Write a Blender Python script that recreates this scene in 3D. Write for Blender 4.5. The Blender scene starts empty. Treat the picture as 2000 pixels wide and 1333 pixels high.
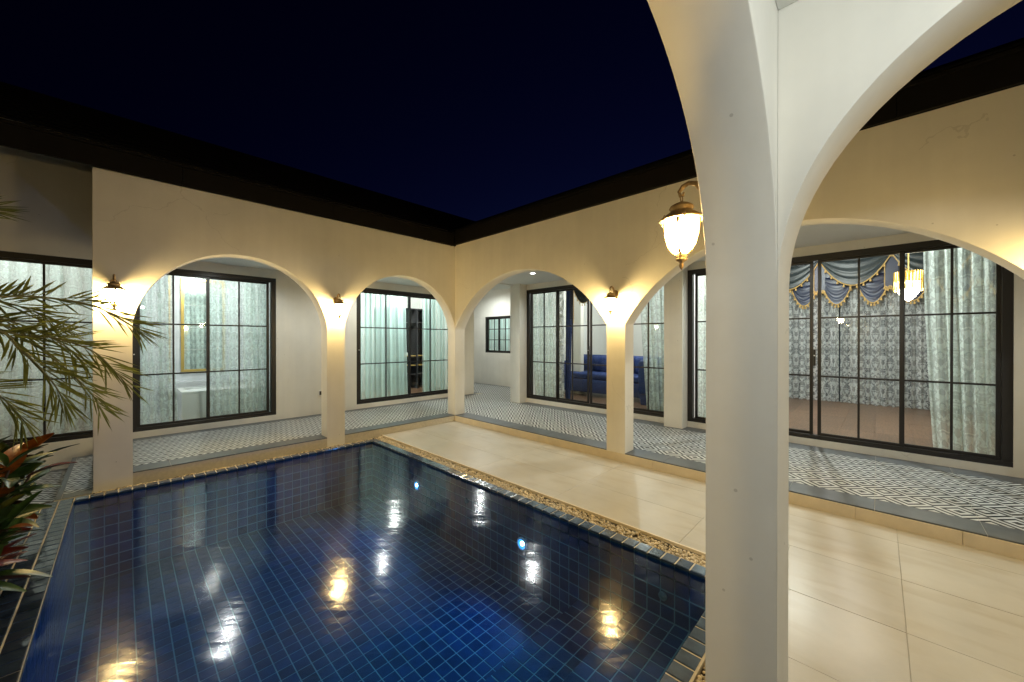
import bpy, bmesh, math, random
from mathutils import Vector, Matrix
R = math.radians
random.seed(7)
sc = bpy.context.scene
COL = sc.collection

# ------------------------------------------------------------------ camera
CAM = Vector((-4.4224, -5.8091, 1.55)); YAW = 0.7703; PITCH = 0.0031; FPX = 737.34
cd = bpy.data.cameras.new('camera'); cam = bpy.data.objects.new('camera', cd); COL.objects.link(cam)
cam.location = CAM; cam.rotation_euler = (math.pi/2 - PITCH, 0, YAW - math.pi/2)
cd.sensor_width = 36; cd.lens = FPX/2000*36; cd.clip_start = 0.05; cd.clip_end = 2000
sc.camera = cam
# ------------------------------------------------------------------ night sky
w = bpy.data.worlds.new('World'); sc.world = w; w.use_nodes = True
nt = w.node_tree; bg = nt.nodes['Background']
sky = nt.nodes.new('ShaderNodeTexSky'); sky.sky_type = 'NISHITA'; sky.sun_disc = False
sky.sun_elevation = R(-5.2); sky.sun_rotation = R(75); sky.ozone_density = 4.5; sky.dust_density = 0
nt.links.new(sky.outputs[0], bg.inputs[0]); bg.inputs[1].default_value = 0.62
sl = bpy.data.lights.new('moon', 'SUN'); sl.energy = 0.004; sl.angle = R(0.5); sl.color = (0.75, 0.85, 1)
so = bpy.data.objects.new('moon', sl); COL.objects.link(so); so.rotation_euler = (R(50), 0, R(200))
vs = sc.view_settings; vs.view_transform = 'Standard'; vs.look = 'None'; vs.gamma = 1; vs.exposure = 0
sc.cycles.use_denoising = True
sc.cycles.max_bounces = 8; sc.cycles.diffuse_bounces = 4; sc.cycles.glossy_bounces = 4
sc.cycles.transparent_max_bounces = 24; sc.cycles.transmission_bounces = 4
sc.cycles.caustics_reflective = False; sc.cycles.caustics_refractive = False
sc.cycles.sample_clamp_indirect = 4.0
# light strengths in one place
LANTERN = 385.0; LANTERN_COL = (1.0, 0.70, 0.27); DOWN_W = 60; DOWN_COL = (0.92, 1.0, 0.99)
ROOM_COL = (0.98, 1.0, 0.97); POOL_W = 9; POOL_COL = (0.22, 0.5, 1.0)

def project(p):
    d = Vector(p) - CAM
    r = d.x*math.sin(YAW) - d.y*math.cos(YAW); fw = d.x*math.cos(YAW) + d.y*math.sin(YAW)
    f2 = fw*math.cos(PITCH) - d.z*math.sin(PITCH); u2 = fw*math.sin(PITCH) + d.z*math.cos(PITCH)
    if f2 < 0.05: return (-9999, -9999, f2)
    return (1000 + FPX*r/f2, 666.5 - FPX*u2/f2, f2)

# ------------------------------------------------------------------ helpers
def tag(o, label=None, cat=None, group=None, kind=None):
    if label: o['label'] = label
    if cat: o['category'] = cat
    if group: o['group'] = group
    if kind: o['kind'] = kind
    return o
def link(name, me, parent=None, loc=None, rot=None):
    o = bpy.data.objects.new(name, me); COL.objects.link(o)
    if parent: o.parent = parent
    if loc is not None: o.location = loc
    if rot is not None: o.rotation_euler = rot
    return o
def empty(name, loc=(0, 0, 0), rz=0, **k):
    o = link(name, None, None, loc, (0, 0, rz)); o.empty_display_size = .1
    return tag(o, **k)
class MB:
    def __init__(s): s.v = []; s.f = []; s.uv = None
    def quad(s, a, b, c, d):
        n = len(s.v); s.v += [tuple(a), tuple(b), tuple(c), tuple(d)]; s.f.append((n, n+1, n+2, n+3)); return s
    def box(s, x0, x1, y0, y1, z0, z1):
        n = len(s.v)
        s.v += [(x0,y0,z0),(x1,y0,z0),(x1,y1,z0),(x0,y1,z0),(x0,y0,z1),(x1,y0,z1),(x1,y1,z1),(x0,y1,z1)]
        s.f += [tuple(n+i for i in q) for q in ((0,3,2,1),(4,5,6,7),(0,1,5,4),(1,2,6,5),(2,3,7,6),(3,0,4,7))]
        return s
    def add(s, verts, faces):
        n = len(s.v); s.v += [tuple(v) for v in verts]; s.f += [tuple(n+i for i in f) for f in faces]; return s
    def tube(s, pts, r, n=8, cap=True):
        pts = [Vector(p) for p in pts]; rr = r if isinstance(r, (list, tuple)) else [r]*len(pts)
        b = len(s.v); up = Vector((0.13, 0.21, 1)).normalized()
        for i, p in enumerate(pts):
            t = (pts[min(i+1, len(pts)-1)] - pts[max(i-1, 0)]).normalized()
            a = t.cross(up)
            if a.length < 1e-3: a = t.cross(Vector((1, 0, 0)))
            a.normalize(); c = t.cross(a)
            for k in range(n):
                an = 2*math.pi*k/n; s.v.append(tuple(p + rr[i]*(math.cos(an)*a + math.sin(an)*c)))
        for i in range(len(pts)-1):
            for k in range(n):
                k2 = (k+1) % n; s.f.append((b+i*n+k, b+i*n+k2, b+(i+1)*n+k2, b+(i+1)*n+k))
        if cap:
            s.f.append(tuple(b+k for k in range(n))); e = b+(len(pts)-1)*n; s.f.append(tuple(e+k for k in reversed(range(n))))
        return s
    def lathe(s, prof, n=20, c=(0, 0, 0), wob=None):
        b = len(s.v)
        for i, (r, z) in enumerate(prof):
            for k in range(n):
                an = 2*math.pi*k/n; rr = r*(1 + (wob(i, an) if wob else 0))
                s.v.append((c[0]+rr*math.cos(an), c[1]+rr*math.sin(an), c[2]+z))
        for i in range(len(prof)-1):
            for k in range(n):
                k2 = (k+1) % n; s.f.append((b+i*n+k, b+i*n+k2, b+(i+1)*n+k2, b+(i+1)*n+k))
        return s
    def mesh(s, name, mat=None, smooth=False):
        me = bpy.data.meshes.new(name); me.from_pydata(s.v, [], s.f)
        if mat: me.materials.append(mat)
        if smooth: me.polygons.foreach_set('use_smooth', [True]*len(me.polygons))
        me.update(); return me
    def build(s, name, mat, parent=None, smooth=False, **k):
        return tag(link(name, s.mesh(name, mat, smooth), parent), **k)
def bevel_mesh(me, wd, seg=1):
    bm = bmesh.new(); bm.from_mesh(me)
    bmesh.ops.bevel(bm, geom=bm.edges[:], offset=wd, segments=seg, affect='EDGES', profile=.5)
    bm.to_mesh(me); bm.free(); me.update(); return me
def bbox(name, x0, x1, y0, y1, z0, z1, mat, parent=None, bev=0, **k):
    me = MB().box(x0, x1, y0, y1, z0, z1).mesh(name, mat)
    if bev: bevel_mesh(me, bev)
    return tag(link(name, me, parent), **k)
def cells(name, mat, axis, t0, t1, sb, zb, hole, parent=None, **k):
    """wall solid on a grid of (s, z) breaks, open where hole(s, z)"""
    ns, nz = len(sb)-1, len(zb)-1
    on = [[not hole((sb[i]+sb[i+1])/2, (zb[j]+zb[j+1])/2) for j in range(nz)] for i in range(ns)]
    P = (lambda s, t, z: (s, t, z)) if axis == 'x' else (lambda s, t, z: (t, s, z))
    m = MB(); g = lambda i, j: 0 <= i < ns and 0 <= j < nz and on[i][j]
    for i in range(ns):
        for j in range(nz):
            if not on[i][j]: continue
            a, b, c, d = sb[i], sb[i+1], zb[j], zb[j+1]
            m.quad(P(a,t0,c), P(b,t0,c), P(b,t0,d), P(a,t0,d)); m.quad(P(a,t1,c), P(a,t1,d), P(b,t1,d), P(b,t1,c))
            if not g(i-1, j): m.quad(P(a,t0,c), P(a,t0,d), P(a,t1,d), P(a,t1,c))
            if not g(i+1, j): m.quad(P(b,t0,c), P(b,t1,c), P(b,t1,d), P(b,t0,d))
            if not g(i, j-1): m.quad(P(a,t0,c), P(a,t1,c), P(b,t1,c), P(b,t0,c))
            if not g(i, j+1): m.quad(P(a,t0,d), P(b,t0,d), P(b,t1,d), P(a,t1,d))
    o = m.build(name, mat, parent, **k); fix(o.data); return o
def fix(me):
    bm = bmesh.new(); bm.from_mesh(me); bmesh.ops.remove_doubles(bm, verts=bm.verts[:], dist=1e-5)
    bmesh.ops.recalc_face_normals(bm, faces=bm.faces[:]); bm.to_mesh(me); bm.free(); me.update()

# ------------------------------------------------------------------ materials
MATS = {}
def N(nt, t, **k):
    n = nt.nodes.new(t)
    for a, b in k.items(): setattr(n, a, b)
    return n
def mat(name, col, rough=.6, metal=0, spec=.5, noise=0, nscale=4, bump=0, bscale=40, coat=0, rand=0, emit=None, estr=0, stretch=None):
    m = bpy.data.materials.new(name); m.use_nodes = True; nt = m.node_tree; b = nt.nodes['Principled BSDF']
    b.inputs['Base Color'].default_value = (*col, 1); b.inputs['Roughness'].default_value = rough
    b.inputs['Metallic'].default_value = metal; b.inputs['Specular IOR Level'].default_value = spec
    b.inputs['Coat Weight'].default_value = coat; b.inputs['Coat Roughness'].default_value = .05
    tc = N(nt, 'ShaderNodeTexCoord'); vec = tc.outputs['Object']
    if noise or rand or bump:
        gm = N(nt, 'ShaderNodeNewGeometry'); vec = gm.outputs['Position']
    if stretch:
        mp = N(nt, 'ShaderNodeMapping'); mp.inputs['Scale'].default_value = stretch; nt.links.new(vec, mp.inputs[0]); vec = mp.outputs[0]
    fac = None
    if noise:
        n = N(nt, 'ShaderNodeTexNoise'); n.inputs['Scale'].default_value = nscale; n.inputs['Detail'].default_value = 6
        n.inputs['Roughness'].default_value = .6; nt.links.new(vec, n.inputs['Vector'])
        mr = N(nt, 'ShaderNodeMapRange'); mr.inputs[1].default_value = .3; mr.inputs[2].default_value = .7
        mr.inputs[3].default_value = 1-noise; mr.inputs[4].default_value = 1+noise; nt.links.new(n.outputs[0], mr.inputs[0]); fac = mr.outputs[0]
    if rand:
        rn = N(nt, 'ShaderNodeTexWhiteNoise', noise_dimensions='2D'); oi = N(nt, 'ShaderNodeObjectInfo'); cb = N(nt, 'ShaderNodeCombineXYZ')
        nt.links.new(oi.outputs['Random'], cb.inputs[0]); nt.links.new(gm.outputs['Random Per Island'], cb.inputs[1]); nt.links.new(cb.outputs[0], rn.inputs['Vector'])
        mr = N(nt, 'ShaderNodeMapRange'); mr.inputs[3].default_value = 1-rand; mr.inputs[4].default_value = 1+rand; nt.links.new(rn.outputs[0], mr.inputs[0])
        if fac:
            mu = N(nt, 'ShaderNodeMath', operation='MULTIPLY'); nt.links.new(fac, mu.inputs[0]); nt.links.new(mr.outputs[0], mu.inputs[1]); fac = mu.outputs[0]
        else: fac = mr.outputs[0]
    if fac:
        mx = N(nt, 'ShaderNodeVectorMath', operation='SCALE'); mx.inputs[0].default_value = col; nt.links.new(fac, mx.inputs['Scale'])
        nt.links.new(mx.outputs[0], b.inputs['Base Color'])
    if bump:
        n = N(nt, 'ShaderNodeTexNoise'); n.inputs['Scale'].default_value = bscale; n.inputs['Detail'].default_value = 4; nt.links.new(vec, n.inputs['Vector'])
        bp = N(nt, 'ShaderNodeBump'); bp.inputs['Strength'].default_value = bump; bp.inputs['Distance'].default_value = .01
        nt.links.new(n.outputs[0], bp.inputs['Height']); nt.links.new(bp.outputs[0], b.inputs['Normal'])
    if emit:
        b.inputs['Emission Color'].default_value = (*emit, 1); b.inputs['Emission Strength'].default_value = estr
    MATS[name] = m; return m
def plaster(name, col):
    m = mat(name, col, .82, spec=.3, noise=.06, nscale=1.6, bump=.09, bscale=16)
    nt = m.node_tree; b = nt.nodes['Principled BSDF']; src = b.inputs['Base Color'].links[0].from_socket
    gm = N(nt, 'ShaderNodeNewGeometry')
    # hairline cracks: edges of large warped cells, kept only in scattered patches
    nz = N(nt, 'ShaderNodeTexNoise'); nz.inputs['Scale'].default_value = 2.5; nz.inputs['Detail'].default_value = 5
    nt.links.new(gm.outputs['Position'], nz.inputs['Vector'])
    ad = N(nt, 'ShaderNodeVectorMath', operation='MULTIPLY_ADD'); ad.inputs[1].default_value = (.5, .5, .5)
    nt.links.new(nz.outputs['Color'], ad.inputs[0]); nt.links.new(gm.outputs['Position'], ad.inputs[2])
    vo = N(nt, 'ShaderNodeTexVoronoi', feature='DISTANCE_TO_EDGE'); vo.inputs['Scale'].default_value = .62; nt.links.new(ad.outputs[0], vo.inputs['Vector'])
    lt = N(nt, 'ShaderNodeMath', operation='LESS_THAN'); lt.inputs[1].default_value = .0022; nt.links.new(vo.outputs[0], lt.inputs[0])
    n2 = N(nt, 'ShaderNodeTexNoise'); n2.inputs['Scale'].default_value = .9; nt.links.new(gm.outputs['Position'], n2.inputs['Vector'])
    gt = N(nt, 'ShaderNodeMath', operation='GREATER_THAN'); gt.inputs[1].default_value = .56; nt.links.new(n2.outputs[0], gt.inputs[0])
    mu = N(nt, 'ShaderNodeMath', operation='MULTIPLY'); nt.links.new(lt.outputs[0], mu.inputs[0]); nt.links.new(gt.outputs[0], mu.inputs[1])
    m3 = N(nt, 'ShaderNodeMath', operation='MULTIPLY'); m3.inputs[1].default_value = .2; nt.links.new(mu.outputs[0], m3.inputs[0])
    vs_ = N(nt, 'ShaderNodeTexVoronoi'); vs_.inputs['Scale'].default_value = 5.5; nt.links.new(gm.outputs['Position'], vs_.inputs['Vector'])
    l2 = N(nt, 'ShaderNodeMath', operation='LESS_THAN'); l2.inputs[1].default_value = .035; nt.links.new(vs_.outputs['Distance'], l2.inputs[0])
    l3 = N(nt, 'ShaderNodeMath', operation='MULTIPLY_ADD', use_clamp=True); l3.inputs[1].default_value = .4; nt.links.new(l2.outputs[0], l3.inputs[0]); nt.links.new(m3.outputs[0], l3.inputs[2]); m3 = l3
    mp = N(nt, 'ShaderNodeMapping'); mp.inputs['Scale'].default_value = (7, 7, .35); nt.links.new(gm.outputs['Position'], mp.inputs[0])
    sn = N(nt, 'ShaderNodeTexNoise'); sn.inputs['Scale'].default_value = 1.2; sn.inputs['Detail'].default_value = 5; nt.links.new(mp.outputs[0], sn.inputs['Vector'])
    sr = N(nt, 'ShaderNodeMapRange'); sr.inputs[1].default_value = .35; sr.inputs[2].default_value = .7; sr.inputs[3].default_value = .972; sr.inputs[4].default_value = 1.012; nt.links.new(sn.outputs[0], sr.inputs[0])
    sv = N(nt, 'ShaderNodeVectorMath', operation='SCALE'); nt.links.new(src, sv.inputs[0]); nt.links.new(sr.outputs[0], sv.inputs['Scale']); src = sv.outputs[0]
    mx = N(nt, 'ShaderNodeMix', data_type='RGBA'); nt.links.new(m3.outputs[0], mx.inputs[0]); nt.links.new(src, mx.inputs[6])
    mx.inputs[7].default_value = (col[0]*.35, col[1]*.33, col[2]*.3, 1); nt.links.new(mx.outputs[2], b.inputs['Base Color'])
    return m
WALL = plaster('cream_plaster', (.76, .73, .66))
CEIL = mat('ceiling_paint', (.78, .79, .77), .8, noise=.02)
ROOMW = mat('room_wall_paint', (.78, .78, .75), .8, noise=.02)
STEP = mat('sandstone_riser', (.66, .57, .42), .6, noise=.08, nscale=6, bump=.05)
DARK = mat('fascia_dark_brown', (.004, .003, .0022), .7, spec=.2, noise=.25, nscale=5)
ROOF = mat('roof_tile_charcoal', (.003, .003, .003), .85, spec=.1, noise=.2)
FRAME = mat('black_aluminium', (.014, .012, .011), .35, spec=.5)
GREYT = mat('slate_grey_tile', (.085, .095, .105), .38, noise=.22, nscale=5, rand=.08, bump=.03, bscale=30)
GROUT = mat('pale_grout', (.55, .5, .4), .85, noise=.1, nscale=30)
PGROUT = mat('pool_grout', (.26, .4, .42), .85, noise=.12, nscale=14)
PTILE = mat('navy_glazed_tile', (.012, .045, .12), .45, spec=.2, noise=.3, nscale=9, rand=.3, bump=.06, bscale=26)
COPE = mat('blue_glazed_coping', (.05, .08, .14), .16, spec=.6, noise=.35, nscale=12, rand=.3, bump=.15, bscale=30, coat=.6)
PEB = mat('cream_pebble', (.56, .47, .32), .5, noise=.15, nscale=20, rand=.3)
BRONZE = mat('aged_bronze', (.3, .21, .11), .45, metal=.55, noise=.3, nscale=40, bump=.1, bscale=90)
GOLD = mat('gold_trim', (.72, .5, .16), .3, metal=.9)
WHITE = mat('white_enamel', (.82, .84, .83), .25)
PLAST = mat('white_plastic', (.75, .75, .74), .4)
WOOD = mat('brown_wood_floor', (.15, .085, .05), .3, noise=.35, nscale=5, stretch=(1, 9, 1), bump=.03, rand=.15)
VELV = mat('royal_blue_velvet', (.008, .03, .14), .7, noise=.25, nscale=8)
NAVYC = mat('navy_satin', (.006, .012, .042), .38, noise=.2, nscale=6)
TEALC = mat('dark_green_satin', (.005, .013, .016), .4, noise=.2, nscale=6)
FRINGE = mat('gold_fringe', (.55, .36, .13), .55, noise=.4, nscale=60)
DWOOD = mat('wardrobe_dark', (.03, .03, .032), .35, noise=.2)
MARBLE = mat('white_marble', (.72, .74, .76), .2, noise=.16, nscale=2.2)
SOIL = mat('garden_soil', (.035, .025, .017), .95, noise=.4, nscale=12, bump=.5, bscale=30)
GRND = mat('dark_ground', (.05, .05, .045), .9, noise=.3)
LEAF = mat('palm_leaflet', (.2, .22, .05), .45, noise=.3, nscale=9, rand=.3)
def leafy(m, k):
    nt = m.node_tree; b = nt.nodes['Principled BSDF']; out = nt.nodes['Material Output']; tr = N(nt, 'ShaderNodeBsdfTranslucent')
    if b.inputs['Base Color'].links: nt.links.new(b.inputs['Base Color'].links[0].from_socket, tr.inputs[0])
    mx = N(nt, 'ShaderNodeMixShader'); mx.inputs[0].default_value = k; nt.links.new(b.outputs[0], mx.inputs[1]); nt.links.new(tr.outputs[0], mx.inputs[2]); nt.links.new(mx.outputs[0], out.inputs[0])
leafy(LEAF, .4)
STEM = mat('palm_stem', (.16, .15, .06), .6, noise=.3, nscale=20)
BARK = mat('palm_bark', (.1, .07, .045), .9, noise=.4, nscale=20, bump=.6, bscale=25)
CROT = [mat('croton_green', (.025, .055, .014), .35, noise=.35, nscale=14, rand=.2, spec=.3), mat('croton_red', (.1, .016, .012), .35, noise=.4, nscale=14, rand=.25, spec=.3),
        mat('croton_orange', (.2, .06, .01), .35, noise=.4, nscale=14, rand=.2, spec=.3), mat('croton_yellow_green', (.08, .09, .018), .35, noise=.35, nscale=14, rand=.2, spec=.3)]
GLOBE = mat('lit_lantern_glass', (.9, .85, .7), .3, emit=LANTERN_COL, estr=LANTERN)
LAMP = mat('lit_downlight', (.9, .9, .9), .3, emit=(1, .97, .9), estr=30)
PLAMP = mat('lit_pool_lens', (.8, .9, 1), .2, emit=(.6, .8, 1), estr=30)
BULB = mat('lit_chandelier_crystal', (.9, .9, .85), .2, emit=(1, .9, .72), estr=30)

def travertine():
    m = mat('beige_travertine', (.46, .43, .37), .34, spec=.45, noise=.07, nscale=3, rand=.04, bump=.02, bscale=20)
    nt = m.node_tree; b = nt.nodes['Principled BSDF']; src = b.inputs['Base Color'].links[0].from_socket
    gm = N(nt, 'ShaderNodeNewGeometry'); oi = N(nt, 'ShaderNodeObjectInfo')
    ml = N(nt, 'ShaderNodeMath', operation='MULTIPLY'); ml.inputs[1].default_value = 37; nt.links.new(oi.outputs['Random'], ml.inputs[0])
    mp = N(nt, 'ShaderNodeMapping'); mp.inputs['Scale'].default_value = (4.2, 1.0, 1); mp.inputs['Rotation'].default_value = (0, 0, .25)
    nt.links.new(gm.outputs['Position'], mp.inputs[0])
    n = N(nt, 'ShaderNodeTexNoise', noise_dimensions='4D'); n.inputs['Scale'].default_value = 1.5; n.inputs['Detail'].default_value = 7; n.inputs['Distortion'].default_value = 1.1
    nt.links.new(mp.outputs[0], n.inputs['Vector']); nt.links.new(ml.outputs[0], n.inputs['W'])
    cr = N(nt, 'ShaderNodeValToRGB'); cr.color_ramp.elements[0].position = .5; cr.color_ramp.elements[1].position = .78
    cr.color_ramp.elements[0].color = (0, 0, 0, 1); cr.color_ramp.elements[1].color = (1, 1, 1, 1); nt.links.new(n.outputs[0], cr.inputs[0])
    mx = N(nt, 'ShaderNodeMix', data_type='RGBA', blend_type='MULTIPLY'); mx.inputs[7].default_value = (.86, .81, .73, 1)
    nt.links.new(cr.outputs[0], mx.inputs[0]); nt.links.new(src, mx.inputs[6]); nt.links.new(mx.outputs[2], b.inputs['Base Color'])
    return m
TRAV = travertine()
def patterned():
    """printed cement-look tile: nested squares set on the diagonal, alternately black- and white-centred"""
    m = mat('diamond_print_tile', (.7, .7, .68), .34, spec=.3); nt = m.node_tree; b = nt.nodes['Principled BSDF']
    gm = N(nt, 'ShaderNodeNewGeometry'); mp = N(nt, 'ShaderNodeMapping'); mp.inputs['Rotation'].default_value = (0, 0, R(45))
    k = 1/.21213; mp.inputs['Scale'].default_value = (k, k, k); nt.links.new(gm.outputs['Position'], mp.inputs[0])
    sp = N(nt, 'ShaderNodeSeparateXYZ'); nt.links.new(mp.outputs[0], sp.inputs[0])
    def M(op, a, bb=None):
        n = N(nt, 'ShaderNodeMath', operation=op)
        for i, q in enumerate((a, bb)):
            if q is None: continue
            if isinstance(q, (int, float)): n.inputs[i].default_value = q
            else: nt.links.new(q, n.inputs[i])
        return n.outputs[0]
    fx, fy = M('FLOOR', sp.outputs[0]), M('FLOOR', sp.outputs[1])
    ax = M('ABSOLUTE', M('SUBTRACT', M('SUBTRACT', sp.outputs[0], fx), .5)); ay = M('ABSOLUTE', M('SUBTRACT', M('SUBTRACT', sp.outputs[1], fy), .5))
    d = M('MULTIPLY', M('MAXIMUM', ax, ay), 2)
    ring = M('FLOOR', M('MULTIPLY', d, 4.0)); par = M('ADD', M('ADD', ring, fx), fy)
    on = M('FLOORED_MODULO', par, 2)
    nz = N(nt, 'ShaderNodeTexNoise'); nz.inputs['Scale'].default_value = 5; nz.inputs['Detail'].default_value = 5; nt.links.new(gm.outputs['Position'], nz.inputs['Vector'])
    mr = N(nt, 'ShaderNodeMapRange'); mr.inputs[3].default_value = .82; mr.inputs[4].default_value = 1.12; nt.links.new(nz.outputs[0], mr.inputs[0])
    mx = N(nt, 'ShaderNodeMix', data_type='RGBA'); mx.inputs[6].default_value = (.014, .014, .016, 1); mx.inputs[7].default_value = (.6, .61, .59, 1); nt.links.new(on, mx.inputs[0])
    sv = N(nt, 'ShaderNodeVectorMath', operation='SCALE'); nt.links.new(mx.outputs[2], sv.inputs[0]); nt.links.new(mr.outputs[0], sv.inputs['Scale'])
    nt.links.new(sv.outputs[0], b.inputs['Base Color']); return m
PATT = patterned()
def thin_glass(name, tint, ior=1.45):
    m = bpy.data.materials.new(name); m.use_nodes = True; nt = m.node_tree; nt.nodes.remove(nt.nodes['Principled BSDF'])
    out = nt.nodes['Material Output']; t = N(nt, 'ShaderNodeBsdfTransparent'); t.inputs[0].default_value = (*tint, 1)
    g = N(nt, 'ShaderNodeBsdfGlossy'); g.inputs['Roughness'].default_value = .0; fr = N(nt, 'ShaderNodeFresnel'); fr.inputs[0].default_value = ior
    gb = N(nt, 'ShaderNodeNewGeometry'); iv_ = N(nt, 'ShaderNodeMath', operation='SUBTRACT'); iv_.inputs[0].default_value = 1; nt.links.new(gb.outputs['Backfacing'], iv_.inputs[1])
    fm = N(nt, 'ShaderNodeMath', operation='MULTIPLY'); nt.links.new(fr.outputs[0], fm.inputs[0]); nt.links.new(iv_.outputs[0], fm.inputs[1])   # reflect at the outer face only
    mx = N(nt, 'ShaderNodeMixShader'); nt.links.new(fm.outputs[0], mx.inputs[0]); nt.links.new(t.outputs[0], mx.inputs[1]); nt.links.new(g.outputs[0], mx.inputs[2])
    nt.links.new(mx.outputs[0], out.inputs[0]); return m
GLASS = thin_glass('green_tinted_glass', (.95, .98, .967), 1.42)
def water_mat():
    m = thin_glass('pool_water', (.3, .58, .92), 1.33); nt = m.node_tree
    gl = [n for n in nt.nodes if n.type == 'BSDF_GLOSSY'][0]; fr = [n for n in nt.nodes if n.type == 'FRESNEL'][0]
    gl.inputs['Roughness'].default_value = .12
    gm = N(nt, 'ShaderNodeNewGeometry')
    m1 = N(nt, 'ShaderNodeMapping'); m1.inputs['Rotation'].default_value = (0, 0, -R(45)); m2 = N(nt, 'ShaderNodeMapping'); m2.inputs['Scale'].default_value = (1, .3, 1)
    nt.links.new(gm.outputs['Position'], m1.inputs[0]); nt.links.new(m1.outputs[0], m2.inputs[0])      # ripples run in bars across the pool
    n1 = N(nt, 'ShaderNodeTexNoise'); n1.inputs['Scale'].default_value = 5; n1.inputs['Detail'].default_value = 2
    n2 = N(nt, 'ShaderNodeTexNoise'); n2.inputs['Scale'].default_value = 38; n2.inputs['Detail'].default_value = 3
    for n in (n1, n2): nt.links.new(m2.outputs[0], n.inputs['Vector'])
    ml = N(nt, 'ShaderNodeMath', operation='MULTIPLY_ADD'); ml.inputs[1].default_value = .13; nt.links.new(n2.outputs[0], ml.inputs[0]); nt.links.new(n1.outputs[0], ml.inputs[2])
    bp = N(nt, 'ShaderNodeBump'); bp.inputs['Strength'].default_value = .09; bp.inputs['Distance'].default_value = .05
    nt.links.new(ml.outputs[0], bp.inputs['Height']); nt.links.new(bp.outputs[0], gl.inputs['Normal']); nt.links.new(bp.outputs[0], fr.inputs['Normal']); return m
WATER = water_mat()
def gather(nt, src, dst):
    """cloth is denser where its pleats overlap (mesh attribute 'gather' 0..1)"""
    at = N(nt, 'ShaderNodeAttribute'); at.attribute_name = 'gather'
    mr = N(nt, 'ShaderNodeMapRange'); mr.inputs[3].default_value = .62; mr.inputs[4].default_value = 1.35; nt.links.new(at.outputs['Fac'], mr.inputs[0])
    mu = N(nt, 'ShaderNodeMath', operation='MULTIPLY', use_clamp=True); nt.links.new(src, mu.inputs[0]); nt.links.new(mr.outputs[0], mu.inputs[1]); nt.links.new(mu.outputs[0], dst)
def fabric(name, col, ground, motif, lace=True):
    """sheer cloth on UV metres: damask motif from mirrored noise, open net ground"""
    m = bpy.data.materials.new(name); m.use_nodes = True; nt = m.node_tree; nt.nodes.remove(nt.nodes['Principled BSDF'])
    out = nt.nodes['Material Output']; t = N(nt, 'ShaderNodeBsdfTransparent')
    d = N(nt, 'ShaderNodeBsdfDiffuse'); d.inputs[0].default_value = (*col, 1); tr = N(nt, 'ShaderNodeBsdfTranslucent'); tr.inputs[0].default_value = (*col, 1)
    dm = N(nt, 'ShaderNodeMixShader'); dm.inputs[0].default_value = .4; nt.links.new(d.outputs[0], dm.inputs[1]); nt.links.new(tr.outputs[0], dm.inputs[2])
    mx = N(nt, 'ShaderNodeMixShader'); nt.links.new(t.outputs[0], mx.inputs[1]); nt.links.new(dm.outputs[0], mx.inputs[2]); nt.links.new(mx.outputs[0], out.inputs[0])
    if not lace:
        va = N(nt, 'ShaderNodeValue'); va.outputs[0].default_value = ground; gather(nt, va.outputs[0], mx.inputs[0]); return m
    uv = N(nt, 'ShaderNodeUVMap'); sp = N(nt, 'ShaderNodeSeparateXYZ'); nt.links.new(uv.outputs[0], sp.inputs[0])
    p1 = N(nt, 'ShaderNodeMath', operation='PINGPONG'); p1.inputs[1].default_value = .17; nt.links.new(sp.outputs[0], p1.inputs[0])
    p2 = N(nt, 'ShaderNodeMath', operation='FLOORED_MODULO'); p2.inputs[1].default_value = .61; nt.links.new(sp.outputs[1], p2.inputs[0])
    cb = N(nt, 'ShaderNodeCombineXYZ'); nt.links.new(p1.outputs[0], cb.inputs[0]); nt.links.new(p2.outputs[0], cb.inputs[1])
    n = N(nt, 'ShaderNodeTexNoise'); n.inputs['Scale'].default_value = 12; n.inputs['Detail'].default_value = 2.2; n.inputs['Roughness'].default_value = .6; n.inputs['Distortion'].default_value = 1.2; nt.links.new(cb.outputs[0], n.inputs['Vector'])
    cr = N(nt, 'ShaderNodeValToRGB'); e = cr.color_ramp.elements; e[0].position = .47; e[0].color = (ground,)*3+(1,); e[1].position = .52; e[1].color = (motif,)*3+(1,)
    nt.links.new(n.outputs[0], cr.inputs[0]); gather(nt, cr.outputs[0], mx.inputs[0]); return m
MINT = fabric('mint_lace', (.82, .9, .875), .6, .86)
WLACE = fabric('white_lace', (.8, .82, .82), .42, .92)
SHEER = fabric('pale_teal_sheer', (.68, .86, .85), .86, .9, lace=False)

# ------------------------------------------------------------------ ground
g = MB(); X0, X1, Y0, Y1 = -5.05, -1.44, -5.33, 0.0
for a, b, c, d in ((-600, X0, -600, 600), (X1, 600, -600, 600), (X0, X1, -600, Y0), (X0, X1, Y1, 600)):
    g.quad((a, c, -.2), (b, c, -.2), (b, d, -.2), (a, d, -.2))
g.build('ground', GRND, kind='structure')

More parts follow.
